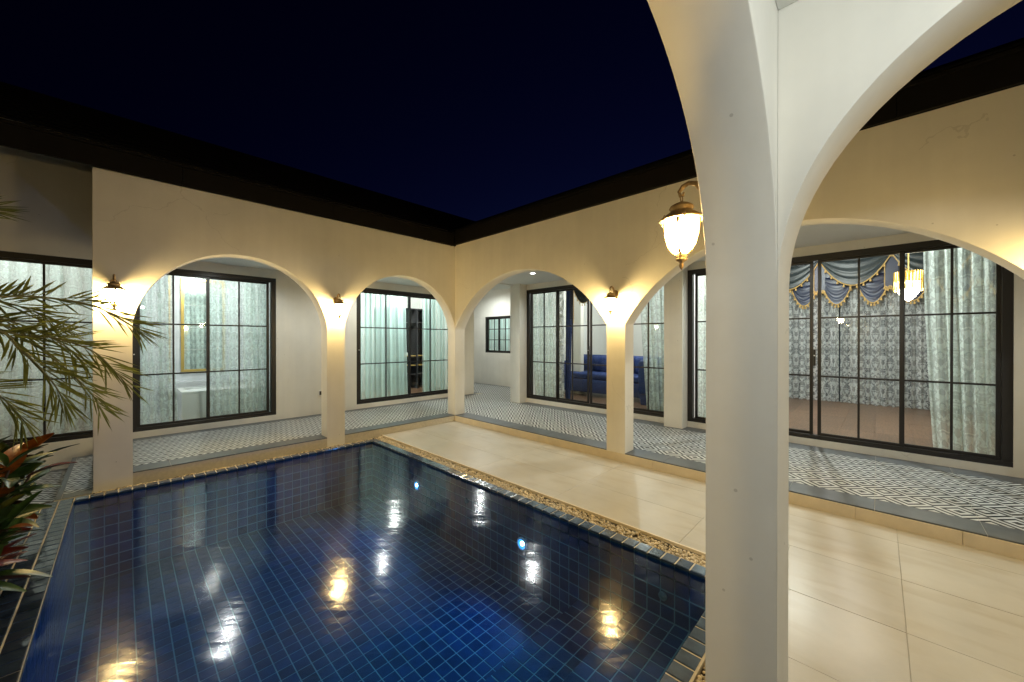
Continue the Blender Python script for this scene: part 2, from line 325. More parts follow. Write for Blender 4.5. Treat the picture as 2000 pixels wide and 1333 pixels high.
# ------------------------------------------------------------------ arcade walls
T = .23; ZS = .113; SPR = 1.745
def arc_pts(l, r, spring, crown, ell=False, n=44):
    c = (l+r)/2; hw = (r-l)/2; h = crown-spring; out = []
    if ell:
        for i in range(n+1):
            a = math.pi*(1 - i/n); out.append((c + hw*math.cos(a), spring + h*math.sin(a)))
    else:
        Rr = (hw*hw+h*h)/(2*h); zc = crown-Rr; a0 = math.atan2(spring-zc, -hw); a1 = math.atan2(spring-zc, hw)
        for i in range(n+1):
            a = a0 + (a1-a0)*i/n; out.append((c + Rr*math.cos(a), zc + Rr*math.sin(a)))
    return out
def arcade(name, axis, s0, s1, t0, t1, zb, zt, arches, **k):
    P = (lambda s, t, z: (s, t, z)) if axis == 'x' else (lambda s, t, z: (t, s, z))
    m = MB(); arches = sorted(arches); cur = s0
    def pier(a, b):
        for t in (t0, t1): m.quad(P(a,t,zb), P(b,t,zb), P(b,t,zt), P(a,t,zt))
        m.quad(P(a,t0,zt), P(b,t0,zt), P(b,t1,zt), P(a,t1,zt))
    ends = [s0]
    for l, r, sp, cr, ell in arches:
        pier(cur, l); pts = arc_pts(l, r, sp, cr, ell)
        for (a, za), (b, zb2) in zip(pts, pts[1:]):
            for t in (t0, t1): m.quad(P(a,t,za), P(b,t,zb2), P(b,t,zt), P(a,t,zt))
            m.quad(P(a,t0,za), P(b,t0,zb2), P(b,t1,zb2), P(a,t1,za)); m.quad(P(a,t0,zt), P(b,t0,zt), P(b,t1,zt), P(a,t1,zt))
        for s in (l, r): m.quad(P(s,t0,zb), P(s,t1,zb), P(s,t1,sp), P(s,t0,sp))
        cur = r
    pier(cur, s1)
    for s in (s0, s1): m.quad(P(s,t0,zb), P(s,t1,zb), P(s,t1,zt), P(s,t0,zt))
    o = m.build(name, WALL, **k); me = o.data
    bm = bmesh.new(); bm.from_mesh(me); bmesh.ops.remove_doubles(bm, verts=bm.verts[:], dist=1e-5)
    bmesh.ops.recalc_face_normals(bm, faces=bm.faces[:]); ax = 1 if axis == 'x' else 0
    for f in bm.faces:      # soffits of the arches are one smooth curve
        if abs(f.normal[ax]) < .1 and 1.6 < f.calc_center_median().z < zt-.02 and f.calc_area() < .05: f.smooth = True
    bm.to_mesh(me); bm.free(); me.update()
    md = o.modifiers.new('soft_edges', 'BEVEL'); md.width = .004; md.segments = 2; md.limit_method = 'ANGLE'; md.angle_limit = R(40)
    return o
arcade('arcade_wall', 'x', -4.64, T, 0, T, -.19, 3.33, [(-4.35, -2.335, 1.70, 2.625, False), (-2.08, 0, SPR, 2.645, False)],
       label='cream plaster wall with two arches along the far long end of the pool', cat='wall')
arcade('arcade_wall', 'y', -10.6, 0, 0, T, -.19, 3.35, [(-3.25, -.0015, SPR, 2.675, False), (-6.76, -3.51, SPR, 2.675, False), (-10.3, -7.02, SPR, 2.675, False)],
       label='cream plaster wall with wide arches beside the beige stone deck', cat='wall')
XC, YC = -2.84, -5.557
arcade('arcade_wall', 'x', -6.9, XC+T, YC, YC+T, -.19, 3.3, [(-4.60, XC, SPR, 2.6, True), (-6.6, -4.83, SPR, 2.6, True)],
       label='cream plaster wall whose arch frames the pool, close to the viewer', cat='wall')
arcade('arcade_wall', 'y', -9.4, YC, XC, XC+T, -.19, 3.3, [(-7.25, YC-.0015, SPR, 2.585, True), (-9.2, -7.48, SPR, 2.585, True)],
       label='cream plaster wall whose arch opens onto the stone deck, close to the viewer', cat='wall')

# ------------------------------------------------------------------ house walls behind the galleries
AY = 1.95; BX = 2.08; ZW0, ZW1 = .205, 2.65
WA = [(-6.6, -4.6), (-4.36, -2.505), (-1.05, 1.47)]
cells('house_wall', WALL, 'x', AY, AY+.14, [-8, -6.6, -4.6, -4.36, -2.505, -1.05, 1.47, 2.11], [-.19, ZW0, ZW1, 4.5],
      lambda s, z: ZW0 < z < ZW1 and any(a < s < b for a, b in WA), label='pale house wall with three glazed openings behind the pool arches', cat='wall')
WB = [(-3.25, .04), (-6.83, -3.54)]; ZB1 = 2.70
cells('house_wall', WALL, 'y', BX, BX+.14, [-10.6, -6.83, -3.54, -3.25, .04, .18], [-.19, ZW0, ZB1, 3.6],
      lambda s, z: ZW0 < z < ZB1 and any(a < s < b for a, b in WB), label='pale house wall with two wide black sliding doors behind the deck arches', cat='wall')
bbox('wall_pillar', 1.845, BX-.002, .03, .325, ZS+.002, 3.0, WALL, label='pale square pillar beside the passage, left of the wide sliding door', cat='pillar')
bbox('wall_pillar', 1.845, BX-.002, -3.545, -3.25, ZS+.002, 3.0, WALL, label='pale square pillar between the two wide sliding doors', cat='pillar')
cells('passage_wall', WALL, 'y', 3.8, 3.94, [-.3, 2.2, 3.385, 5.2], [-.19, 1.14, 2.29, 3.6], lambda s, z: 1.14 < z < 2.29 and 2.2 < s < 3.385,
      label='pale wall with a small black window at the end of the passage', cat='wall')
bbox('passage_wall', 2.22, 3.79, .182, .322, -.19, 3.6, WALL, label='pale side wall of the passage behind the square pillar', cat='wall')
bbox('passage_wall', 2.11, 3.79, 5.05, 5.2, -.19, 3.6, WALL, label='pale wall closing the passage far behind the corner', cat='wall')
bbox('passage_wall', 2.0, 2.108, AY+.145, 5.2, -.19, 3.6, WALL, label='pale wall running back from the corner of the long gallery', cat='wall')

# ceilings
bbox('ceiling', -4.6, 2.1, T+.002, AY-.002, 2.8, 2.9, CEIL, kind='structure')
bbox('ceiling', T+.002, BX-.002, -10.6, T, 2.82, 2.92, CEIL, kind='structure')
bbox('ceiling', 2.112, 3.798, .324, 5.05, 3.16, 3.26, CEIL, kind='structure')
bbox('ceiling', -6.9, XC-.002, -9.4, YC-.002, 2.69, 2.8, CEIL, kind='structure')

# ------------------------------------------------------------------ roofs
def roof(label, axis, s0, s1, zf0, zf1, ridge, zr):
    P = (lambda s, t, z: (s, t, z)) if axis == 'x' else (lambda s, t, z: (t, s, z))
    r = empty('roof', P((s0+s1)/2, 0, zf0), label=label, cat='roof'); off = r.location
    def B(nm, a, b, t0, t1, z0, z1, mt, bev=0):
        p, q = P(a, t0, z0), P(b, t1, z1)
        o = bbox(nm, min(p[0],q[0]), max(p[0],q[0]), min(p[1],q[1]), max(p[1],q[1]), z0, z1, mt, r, bev); o.location = -off; return o
    n = 8; L = (s1-s0)/n
    for i in range(n): B('fascia_board', s0+i*L+.0015, s0+(i+1)*L-.0015, -.035, -.008, zf0, zf1-.03, DARK, .002)
    B('eave_trim', s0, s1, -.06, .02, zf1-.028, zf1, DARK)
    m = MB(); k = 14
    for i in range(k):      # lapped tile courses
        t0 = -.07+(ridge+.07)*i/k; t1 = -.07+(ridge+.07)*(i+1)/k; z0 = zf1+.002+(zr-zf1)*i/k; z1 = zf1+.002+(zr-zf1)*(i+1)/k
        m.quad(P(s0,t0,z0+.02), P(s1,t0,z0+.02), P(s1,t1,z1), P(s0,t1,z1)); m.quad(P(s0,t0,z0), P(s1,t0,z0), P(s1,t0,z0+.02), P(s0,t0,z0+.02))
    m.quad(P(s0,ridge,zr), P(s1,ridge,zr), P(s1,ridge+6,zr-.3), P(s0,ridge+6,zr-.3))
    o = m.build('tile_course', ROOF, r); o.location = -off
    return r
roof('dark roof edge above the two arched openings behind the pool', 'x', -9, 4.5, 3.335, 3.575, 3.2, 5.24)
roof('dark roof edge above the wide deck arches', 'y', -11.5, 3.4, 3.355, 3.60, 1.1, 4.19)

# ------------------------------------------------------------------ floors
def tile_mesh(name, w, h, th, mt, ch=.0025):
    """slab with chamfered top, origin at centre of its top"""
    m = MB(); a, b = w/2, h/2
    v = [(-a,-b,-th),(a,-b,-th),(a,b,-th),(-a,b,-th),(-a,-b,-ch),(a,-b,-ch),(a,b,-ch),(-a,b,-ch),(-a+ch,-b+ch,0),(a-ch,-b+ch,0),(a-ch,b-ch,0),(-a+ch,b-ch,0)]
    f = [(8,9,10,11)]
    for i in range(4):
        j = (i+1) % 4; f += [(i, j, 4+j, 4+i), (4+i, 4+j, 8+j, 8+i)]
    m.add(v, f); return m.mesh(name, mt)
_tm = {}
def tile(name, parent, x0, x1, y0, y1, z, mt, gap=.0022, off=(0, 0, 0)):
    key = (name, round(x1-x0, 3), round(y1-y0, 3), mt.name)
    if key not in _tm: _tm[key] = tile_mesh(name, x1-x0-gap, y1-y0-gap, .012, mt, .0012)
    o = link(name, _tm[key], parent, ((x0+x1)/2-off[0], (y0+y1)/2-off[1], z-off[2]+random.uniform(-.0004, .0004))); return o
def frange(a, b, st):
    out = [a]; n = 1
    while a + n*st < b - .02: out.append(a+n*st); n += 1
    return out + [b]
def lay(parent, xs, ys, z, mt, name='tile'):
    for a, b in zip(xs, xs[1:]):
        for c, d in zip(ys, ys[1:]): tile(name, parent, a, b, c, d, z, mt)
BW = .27   # slate border width
# long gallery behind the pool
fl = bbox('gallery_floor', -4.64, 3.79, .003, AY-.001, -.19, ZS-.003, GROUT, kind='structure')
for a, b in zip(frange(-4.64, 2.1, .6), frange(-4.64, 2.1, .6)[1:]):
    if a < 0: tile('border_tile', fl, a, min(b, .27), .0, BW, ZS, GREYT)
    tile('border_tile', fl, a, b, AY-.19, AY, ZS, GREYT)
lay(fl, frange(-4.64, 1.81, .6), [BW, .87, 1.47, AY-.19], ZS, PATT)
lay(fl, [1.81, 2.41, 3.01, 3.61], [.33, .87, 1.47, AY-.19], ZS, PATT)
f2 = bbox('passage_floor', 2.112, 3.798, AY, 5.05, -.19, ZS-.003, GROUT, kind='structure')
lay(f2, [2.3, 2.9, 3.5, 3.72], [AY-.19+.003, 2.36, 2.96, 3.56, 4.16, 5.0], ZS, PATT)
tile('border_tile', f2, 2.112, 2.3, AY, 5.0, ZS, GREYT); tile('border_tile', f2, 3.72, 3.798, .4, 5.0, ZS+.0005, GREYT)
# gallery beside the deck
f3 = bbox('gallery_floor', .003, BX-.001, -10.6, -.0, -.19, ZS-.003, GROUT, kind='structure')
ys = [y for y in frange(-10.59, 0, .6)]; ys = [0-.0] + [-.39-.6*i for i in range(18)]; ys = ys[::-1]
for c, d in zip(ys, ys[1:]):
    tile('border_tile', f3, 0, BW+.03, c, d, ZS, GREYT); tile('border_tile', f3, 1.80, BX, c, d, ZS, GREYT)
lay(f3, [BW+.03, .9, 1.5, 1.80], ys, ZS, PATT)
tile('tile', f3, .272, 1.84, .003, .06, ZS-.001, PATT); lay(f3, [.27, .9, 1.5, 1.81], [.06, .27], ZS, PATT)
# riser faces along the deck and the pool
for i in range(17):
    y1 = -.27-.6*i if i else 0; y0 = -.27-.6*(i+1)
    bbox('riser_tile', -.012, -.001, y0+.0015, y1-.0015, -.004, ZS-.012, STEP, f3, .001)
# low steps left of the pool end
f4 = bbox('side_step', -4.89, -4.642, -.1, AY-.15, -.19, -.003, GROUT, kind='structure')
tile('border_tile', f4, -4.89, -4.845, -.1, 1.8, 0, GREYT); tile('border_tile', f4, -4.845, -4.642, 1.7, 1.8, 0, GREYT); tile('border_tile', f4, -4.845, -4.642, -.1, .06, 0, GREYT)
lay(f4, [-4.845, -4.642], [.06, .6, 1.2, 1.7], 0, PATT)
f5 = bbox('side_step', -6.6, -4.893, -.1, AY-.01, -.19, -.153, GROUT, kind='structure')
lay(f5, [-5.2, -4.893], [.0, .6, 1.2, 1.8], -.15, PATT); tile('border_tile', f5, -5.26, -5.2, -.1, 1.9, -.15, GREYT); tile('border_tile', f5, -5.2, -4.893, 1.8, 1.9, -.15, GREYT)
# stone deck
dk = MB(); dk.box(-1.48, -.001, -10.6, -.002, -.19, -.003); dk.box(-2.61, -1.481, -10.6, -5.335, -.19, -.003)
dk.box(XC-4, -2.612, -9.4, YC-.002, -.19, -.003)
d0 = dk.build('stone_deck', mat('deck_grout', (.36, .33, .27), .8, noise=.1, nscale=20), kind='structure')
DE = -1.478; ys = [-10.6, -9.52, -8.32, -7.12, -5.92, -4.72, -3.52, -2.32, -1.12, -.002]
lay(d0, [-.92, -.30, -.012], ys, 0, TRAV, 'stone_tile'); lay(d0, [DE, -.92], [-5.335]+ys[5:], 0, TRAV, 'stone_tile')
lay(d0, [-2.61, -2.16, -1.54, -.92], ys[:5]+[-5.335], 0, TRAV, 'stone_tile')
lay(d0, [-6.84, -6.22, -5.6, -4.98, -4.36, -3.74, -3.12, -2.613], [-9.4, -8.2, -7.0, -5.8, YC-.003], 0, TRAV, 'stone_tile')

# ------------------------------------------------------------------ pool
PX0, PX1, PY0, PY1 = -4.755, -1.765, -5.096, -.245; PZ = -.83; WZ = -.028; TS = .1
pool = empty('swimming_pool', ((PX0+PX1)/2, (PY0+PY1)/2, PZ), label='rectangular pool lined with small navy blue glazed tiles', cat='pool'); PO = pool.location
b = MB(); e = .0028; zt = -.012
b.quad((PX0-e,PY0-e,PZ-e), (PX1+e,PY0-e,PZ-e), (PX1+e,PY1+e,PZ-e), (PX0-e,PY1+e,PZ-e))
b.quad((PX0-e,PY0-e,PZ-e), (PX0-e,PY1+e,PZ-e), (PX0-e,PY1+e,zt), (PX0-e,PY0-e,zt)); b.quad((PX1+e,PY0-e,PZ-e), (PX1+e,PY0-e,zt), (PX1+e,PY1+e,zt), (PX1+e,PY1+e,PZ-e))
b.quad((PX0-e,PY1+e,PZ-e), (PX1+e,PY1+e,PZ-e), (PX1+e,PY1+e,zt), (PX0-e,PY1+e,zt)); b.quad((PX0-e,PY0-e,PZ-e), (PX0-e,PY0-e,zt), (PX1+e,PY0-e,zt), (PX1+e,PY0-e,PZ-e))
# grout bed the coping sits in
gbm = MB()
for a0, a1, c0, c1 in ((PX1+e, -1.655, PY0-.11, PY1+.1), (PX0-.30, PX0-e, PY0-.11, PY1+.1), (PX0-e, PX1+e, PY1+e, PY1+.1), (PX0-e, PX1+e, PY0-.11, PY0-e)):
    gbm.box(a0, a1, c0, c1, -.19, -.005)
nx = round((PX1-PX0)/TS); ny = round((PY1-PY0)/TS); nz = 8; sx = (PX1-PX0)/nx; sy = (PY1-PY0)/ny; zs = (-PZ-.015)/nz
S1, S2 = (PX1-16*sx, PY0+6*sy, PZ+4*zs), (PX1-16*sx, PY0+11*sy, PZ+2*zs)
b.box(S1[0], PX1, PY0, S1[1]-e, PZ, S1[2]-e); b.box(S2[0], PX1, S1[1], S2[1]-e, PZ, S2[2]-e)
o = b.build('pool_shell', PGROUT, pool); o.location = -PO
o = gbm.build('grout_bed', GROUT, pool); o.location = -PO
tm = tile_mesh('tile', TS-.009, TS-.009, .0075, PTILE, .0014)
spots = []   # (centre, rotation matrix)
RZ = Matrix.Identity(3)
nx = round((PX1-PX0)/TS); ny = round((PY1-PY0)/TS); nz = 8; sx = (PX1-PX0)/nx; sy = (PY1-PY0)/ny
for i in range(nx):
    for j in range(ny):
        x, y = PX0+(i+.5)*sx, PY0+(j+.5)*sy; z = PZ
        if x > S1[0]:
            if y < S1[1]: z = S1[2]
            elif y < S2[1]: z = S2[2]
        spots.append(((x, y, z), Matrix.Identity(3)))
zs = (-PZ-.015)/nz
def wallrot(n):
    n = Vector(n); a = Vector((0, 0, 1)); return Matrix((a.cross(n), a, n)).transposed()
for k in range(nz):
    z = PZ+(k+.5)*zs
    for j in range(ny):
        y = PY0+(j+.5)*sy
        if not (y < S1[1] and z < S1[2]) and not (y < S2[1] and z < S2[2]): spots.append(((PX1, y, z), wallrot((-1, 0, 0))))
        spots.append(((PX0, y, z), wallrot((1, 0, 0))))
    for i in range(nx):
        x = PX0+(i+.5)*sx; spots.append(((x, PY1, z), wallrot((0, -1, 0))))
for i in range(16):
    for k in range(2):
        spots.append(((S2[0]+(i+.5)*sx, S2[1], PZ+(k+.5)*zs), wallrot((0, 1, 0)))); spots.append(((S1[0]+(i+.5)*sx, S1[1], S2[2]+(k+.5)*zs), wallrot((0, 1, 0))))
def score(sp):
    p, rm = sp; u, v, d = project(p); n = rm @ Vector((0, 0, 1))
    cosv = (CAM-Vector(p)).normalized().dot(n)
    if d < .1 or not (-20 < u < 1379 and 0 < v < 1345) or cosv <= 0: return 0
    return cosv/d**2
spots.sort(key=score, reverse=True)
for p, rm in spots[:300]:
    o = link('tile', tm, pool); M4 = rm.to_4x4(); M4.translation = Vector(p)-PO; o.matrix_local = M4
m = MB(); tv = [v.co.copy() for v in tm.vertices]; tf = [tuple(q.vertices) for q in tm.polygons]
for p, rm in spots[300:]: m.add([rm @ v + Vector(p) for v in tv], tf)
o = m.build('tile_field', PTILE, pool, kind='stuff'); o.location = -PO
# coping, deck rows on the left
cm = tile_mesh('coping_tile', .103, TS-.010, .014, COPE, .004); cm2 = tile_mesh('coping_tile', TS-.010, .097, .014, COPE, .004)
def put(nm, me, x, y, z=0.0, tilt=True):
    o = link(nm, me, pool, (x-PO.x, y-PO.y, z-PO.z+random.uniform(-.0006, .0006)))
    if tilt: o.rotation_euler = (random.uniform(-.006, .006), random.uniform(-.006, .006), random.uniform(-.006, .006))
for j in range(-1, ny+1): put('coping_tile', cm, PX1+.053, PY0+(j+.5)*sy)
for i in range(nx):
    put('coping_tile', cm2, PX0+(i+.5)*sx, PY1+.049); put('coping_tile', cm2, PX0+(i+.5)*sx, PY0-.05)
dm = tile_mesh('deck_tile', .089, TS-.008, .014, mat('dark_navy_deck_tile', (.014, .024, .05), .14, spec=.5, noise=.3, nscale=10, rand=.3, bump=.12, bscale=24, coat=.4), .003)
for r in range(3):
    for j in range(-1, ny+1): put('deck_tile', dm, PX0-.049-r*.097, PY0+(j+.5)*sy, .0)
# water
wm = MB(); wm.quad((PX0-.004, PY0-.004, WZ), (PX1+.004, PY0-.004, WZ), (PX1+.004, PY1+.004, WZ), (PX0-.004, PY1+.004, WZ))
wm.build('water', WATER, kind='structure')
# underwater lights and unlit inlets
PLENS = mat('blue_lamp_lens', (.2, .5, .9), .15, emit=(.1, .45, 1), estr=2.2); GRIM = mat('grey_fitting', (.2, .26, .28), .4)
def pool_light(y, z, lit, label, wd=0):
    r = empty('pool_light' if lit else 'pool_inlet', (PX1-.001, y, z), label=label, cat='pool light' if lit else 'pool inlet')
    q = MB(); rad = .062 if lit else .03
    q.lathe([(rad, 0), (rad, .012), (rad*.8, .02), (rad*.72, .012)], 24)
    o = q.build('rim', PLAST if lit else GRIM, r, True); o.rotation_euler = (0, -math.pi/2, 0)
    q = MB(); q.lathe([(rad*.74, .01), (rad*.5, .017), (rad*.2, .02), (.0005, .02)], 20)
    o = q.build('lens', PLENS if lit else GRIM, r, True); o.rotation_euler = (0, -math.pi/2, 0)
    if lit: o = MB().lathe([(.024, .012), (.02, .024), (.0005, .026)], 14, (.012, -.014, 0)).build('led_core', PLAMP, r, True); o.rotation_euler = (0, -math.pi/2, 0)
    if lit:
        l = bpy.data.lights.new('pool_spot', 'SPOT'); l.energy = wd; l.color = POOL_COL; l.spot_size = R(155); l.spot_blend = .8; l.shadow_soft_size = .04
        lo = bpy.data.objects.new('pool_spot', l); COL.objects.link(lo); lo.parent = r; lo.location = (-.04, 0, 0); lo.rotation_euler = (0, R(104), 0)
pool_light(-3.37, -.40, True, 'round lit underwater lamp nearest the steps', POOL_W*4)
pool_light(-1.52, -.34, True, 'round lit underwater lamp near the far end of the pool', POOL_W*4)
pool_light(-2.53, -.24, False, 'small round white water inlet between the two pool lamps')
pool_light(-4.72, -.26, False, 'small round white water inlet above the pool steps')
# pebble channels
pg = MB()
bm = bmesh.new(); bmesh.ops.create_icosphere(bm, subdivisions=1, radius=1); iv = [v.co.copy() for v in bm.verts]; jf = [tuple(v.index for v in f.verts) for f in bm.faces]; bm.free()
def strew(x0, x1, y0, y1, n, z):
    for _ in range(n):
        c = Vector((random.uniform(x0, x1), random.uniform(y0, y1), z+random.uniform(-.012, .008)))
        s = random.uniform(.008, .0155); S = Matrix.Diagonal((s*random.uniform(.8, 1.35), s*random.uniform(.7, 1.1), s*random.uniform(.5, .8)))
        Q = Matrix.Rotation(random.uniform(0, 6.3), 3, 'Z') @ Matrix.Rotation(random.uniform(-.5, .5), 3, 'X') @ S
        pg.add([Q @ v + c for v in iv], jf)
strew(-1.645, -1.508, -5.2, -.02, 3300, -.02); strew(-4.62, -1.66, -.13, -.015, 1300, -.029); strew(-4.4, -1.51, -5.318, -5.215, 1500, -.018)
pg.build('pebbles', PEB, None, True, label='cream rounded pebbles filling the channel around the pool', cat='pebbles', kind='stuff')
tr = MB(); tr.box(-1.654, -1.498, -5.33, -.003, -.19, -.03); tr.box(PX0-.29, -1.655, -.144, -.003, -.19, -.032); tr.box(PX0-.29, -1.655, -5.326, PY0-.112, -.19, -.03)
tr.build('pebble_channel', SOIL, kind='structure')
bbox('deck_edge_strip', -1.497, -1.481, -5.33, -.004, -.02, .004, STEP, kind='structure')
bbox('planting_bed', -7, PX0-.302, -5.3, -.105, -.195, -.03, SOIL, kind='structure')

# ------------------------------------------------------------------ glazed doors and windows
def window(name, label, axis, t, s0, s1, z0, z1, panels, hz, inward=1, fw=.075, cat='sliding door', handle=None, sash=.038):
    """panels: list of (left, right, [muntins]); t = plane of the outer frame face"""
    P = (lambda s, q, z: (s, t+inward*q, z)) if axis == 'x' else (lambda s, q, z: (t+inward*q, s, z))
    root = empty(name, P((s0+s1)/2, 0, z0), label=label, cat=cat); off = root.location
    def B(m, a, b, q0, q1, c, d):
        p, q = P(a, q0, c), P(b, q1, d); m.box(min(p[0],q[0]), max(p[0],q[0]), min(p[1],q[1]), max(p[1],q[1]), c, d)
    def fin(m, nm, mt, par, bev=0):
        me = m.mesh(nm, mt)
        if bev: bevel_mesh(me, bev)
        o = link(nm, me, par); o.location = -off if par is root else (0, 0, 0); return o
    m = MB(); B(m, s0, s1, .0, .10, z1-fw, z1); B(m, s0, s1, .0, .10, z0, z0+fw*.75); B(m, s0, s0+fw, .0, .099, z0+fw*.75, z1-fw); B(m, s1-fw, s1, .0, .099, z0+fw*.75, z1-fw)
    fin(m, 'frame', FRAME, root, .003)
    for k, (a, b, mun) in enumerate(panels):
        q0 = .022 + .034*(k % 2); q1 = q0+.03; lo, hi = z0+fw*.75-.004, z1-fw+.004; ww = sash
        m = MB(); B(m, a, a+ww, q0, q1, lo, hi); B(m, b-ww, b, q0, q1, lo, hi); B(m, a+ww, b-ww, q0, q1, lo, lo+ww); B(m, a+ww, b-ww, q0, q1, hi-ww, hi)
        sh = fin(m, 'sash', FRAME, root, .002)
        xs = [a+ww]+list(mun)+[b-ww]; zs_ = [lo+ww]+list(hz)+[hi-ww]; mw = .011
        for u in mun:
            m = MB(); B(m, u-mw, u+mw, q0+.004, q1-.004, lo+ww, hi-ww); fin(m, 'muntin', FRAME, sh)
        for h in hz:
            for p, q in zip(xs, xs[1:]):
                m = MB(); B(m, p+(mw if p in mun else 0), q-(mw if q in mun else 0), q0+.005, q1-.005, h-mw, h+mw); fin(m, 'muntin', FRAME, sh)
        for p, q in zip(xs, xs[1:]):
            for c, d in zip(zs_, zs_[1:]):
                m = MB(); B(m, p+(mw if p in mun else 0), q-(mw if q in mun else 0), q0+.012, q0+.017, c+(mw if c in hz else 0), d-(mw if d in hz else 0)); fin(m, 'pane', GLASS, sh)
    if handle is not None:
        m = MB(); B(m, handle-.012, handle+.012, -.012, .03, 1.2, 1.42); h = fin(m, 'handle', FRAME, root, .003)
        m = MB(); B(m, handle-.008, handle+.008, -.016, -.013, 1.33, 1.346); fin(m, 'lock', PLAST, h)
    return root
H1, H2 = 1.79, 1.03
window('sliding_door', 'black framed glazed door with lace curtains to a marble bathroom', 'x', AY+.012, -4.36, -2.505, ZW0, ZW1, [(-4.285, -3.44, [-3.88]), (-3.48, -2.60, [-3.04])], [H2, H1], handle=-4.31)
window('sliding_door', 'black framed glazed door with plain teal sheers to a dark dressing room', 'x', AY+.012, -1.05, 1.47, ZW0, ZW1, [(-.985, .235, [-.375]), (.19, 1.40, [.795])], [H2+.01, H1+.02], handle=-1.0)
window('sliding_door', 'black framed glazed door seen behind the palm fronds', 'x', AY+.012, -6.6, -4.6, ZW0, ZW1, [(-6.52, -5.6, [-6.06]), (-5.62, -4.67, [-5.14])], [H2, H1])
pn = lambda o: [(o-.83, o-.08, [o-.455]), (o-1.60, o-.80, [o-1.195]), (o-2.46, o-1.65, [o-2.06]), (o-3.19, o-2.43, [o-2.84])]
window('sliding_door', 'wide black sliding door with a blue sofa behind the glass', 'y', BX+.012, -3.25, .04, ZW0, ZB1, pn(0), [1.05, 1.84], handle=-1.63)
window('sliding_door', 'wide black sliding door with a swagged blue valance behind the glass', 'y', BX+.012, -6.83, -3.54, ZW0, ZB1, [(p[0]-3.57, p[1]-3.57, [q-3.57 for q in p[2]]) for p in pn(0)], [1.06, 1.845], handle=-5.19)
window('window', 'small black grid window in the passage wall', 'y', 3.81, 2.2, 3.385, 1.14, 2.29, [(2.25, 2.81, [2.5]), (2.77, 3.34, [3.02])], [1.55, 1.89], fw=.05, cat='window')

# ------------------------------------------------------------------ rooms behind the glass
def room(nm, x0, x1, y0, y1, z1, fm, open_side, wm=ROOMW, z0=.15):
    m = MB(); sides = {'-x': [(x0,y0),(x0,y1)], '+x': [(x1,y1),(x1,y0)], '-y': [(x1,y0),(x0,y0)], '+y': [(x0,y1),(x1,y1)]}
    for k, ((a, b), (c, d)) in sides.items():
        if k != open_side: m.quad((a,b,z0), (c,d,z0), (c,d,z1), (a,b,z1))
    m.quad((x0,y0,z1), (x0,y1,z1), (x1,y1,z1), (x1,y0,z1)); m.build('room_wall', wm, kind='structure')
    f = MB(); f.quad((x0,y0,z0), (x1,y0,z0), (x1,y1,z0), (x0,y1,z0)); return f.build('room_floor', fm, kind='structure')
room('bath', -4.44, -1.6, AY+.15, 4.3, 3.0, mat('bath_floor', (.36, .35, .33), .3, noise=.1), '-y', MARBLE)
room('dress', -1.5, 1.98, AY+.15, 4.4, 3.0, WOOD, '-y')
room('side', -7.5, -4.5, AY+.15, 4.6, 3.0, WOOD, '-y')
room('lounge', BX+.15, 6.0, -3.38, .17, 3.4, WOOD, '-x')
fb = room('hall', BX+.15, 6.95, -9.0, -3.42, 3.5, WOOD, '-x')
room('store', 3.96, 6, .4, 5, 3.0, WOOD, '-x')
for i in range(14):
    for j in range(4):
        x0 = BX+.16+j*1.19; y0 = -8.9+i*.39
        if y0 < -7.6: continue
        tile('plank', fb, x0, x0+1.19, y0, y0+.39, .156, WOOD, gap=.002)
def ceil_lamp(nm, label, loc, rad, watts, col=ROOM_COL, group=None, spot=None, lm=None, soft=.05):
    r = empty(nm, loc, label=label, cat='ceiling light', group=group)
    q = MB(); q.lathe([(rad*1.25, .0), (rad*1.25, -.006), (rad*1.02, -.012), (rad, -.004)], 24); q.build('trim_ring', PLAST, r, True)
    q = MB(); q.lathe([(rad, -.005), (rad*.5, -.007), (.0005, -.007)], 24); q.build('diffuser', lm or LAMP, r)
    l = bpy.data.lights.new('lamp', 'SPOT' if spot else 'POINT'); l.energy = watts; l.color = col; l.shadow_soft_size = soft
    if spot: l.spot_size = R(spot); l.spot_blend = .6
    lo = bpy.data.objects.new('lamp', l); COL.objects.link(lo); lo.parent = r; lo.location = (0, 0, -.03 if spot else -.12); lo.rotation_euler = (0, 0, 0)
    return r
ceil_lamp('ceiling_light', 'round bathroom ceiling light behind the lace curtains', (-3.3, 3.1, 2.98), .12, 72)
ceil_lamp('ceiling_light', 'round dressing room ceiling light behind plain teal sheers', (.3, 2.9, 2.98), .12, 170)
ceil_lamp('ceiling_light', 'round ceiling light in the room behind the palm', (-5.6, 3.0, 2.98), .12, 55)
ceil_lamp('ceiling_light', 'round lounge ceiling light above the blue sofa', (3.6, -1.7, 3.38), .12, 150)
ceil_lamp('ceiling_light', 'round ceiling light in the wooden floored hall', (3.4, -5.0, 3.48), .12, 330)
ceil_lamp('ceiling_light', 'round ceiling light behind the small passage window', (4.6, 2.8, 2.9), .1, 60)

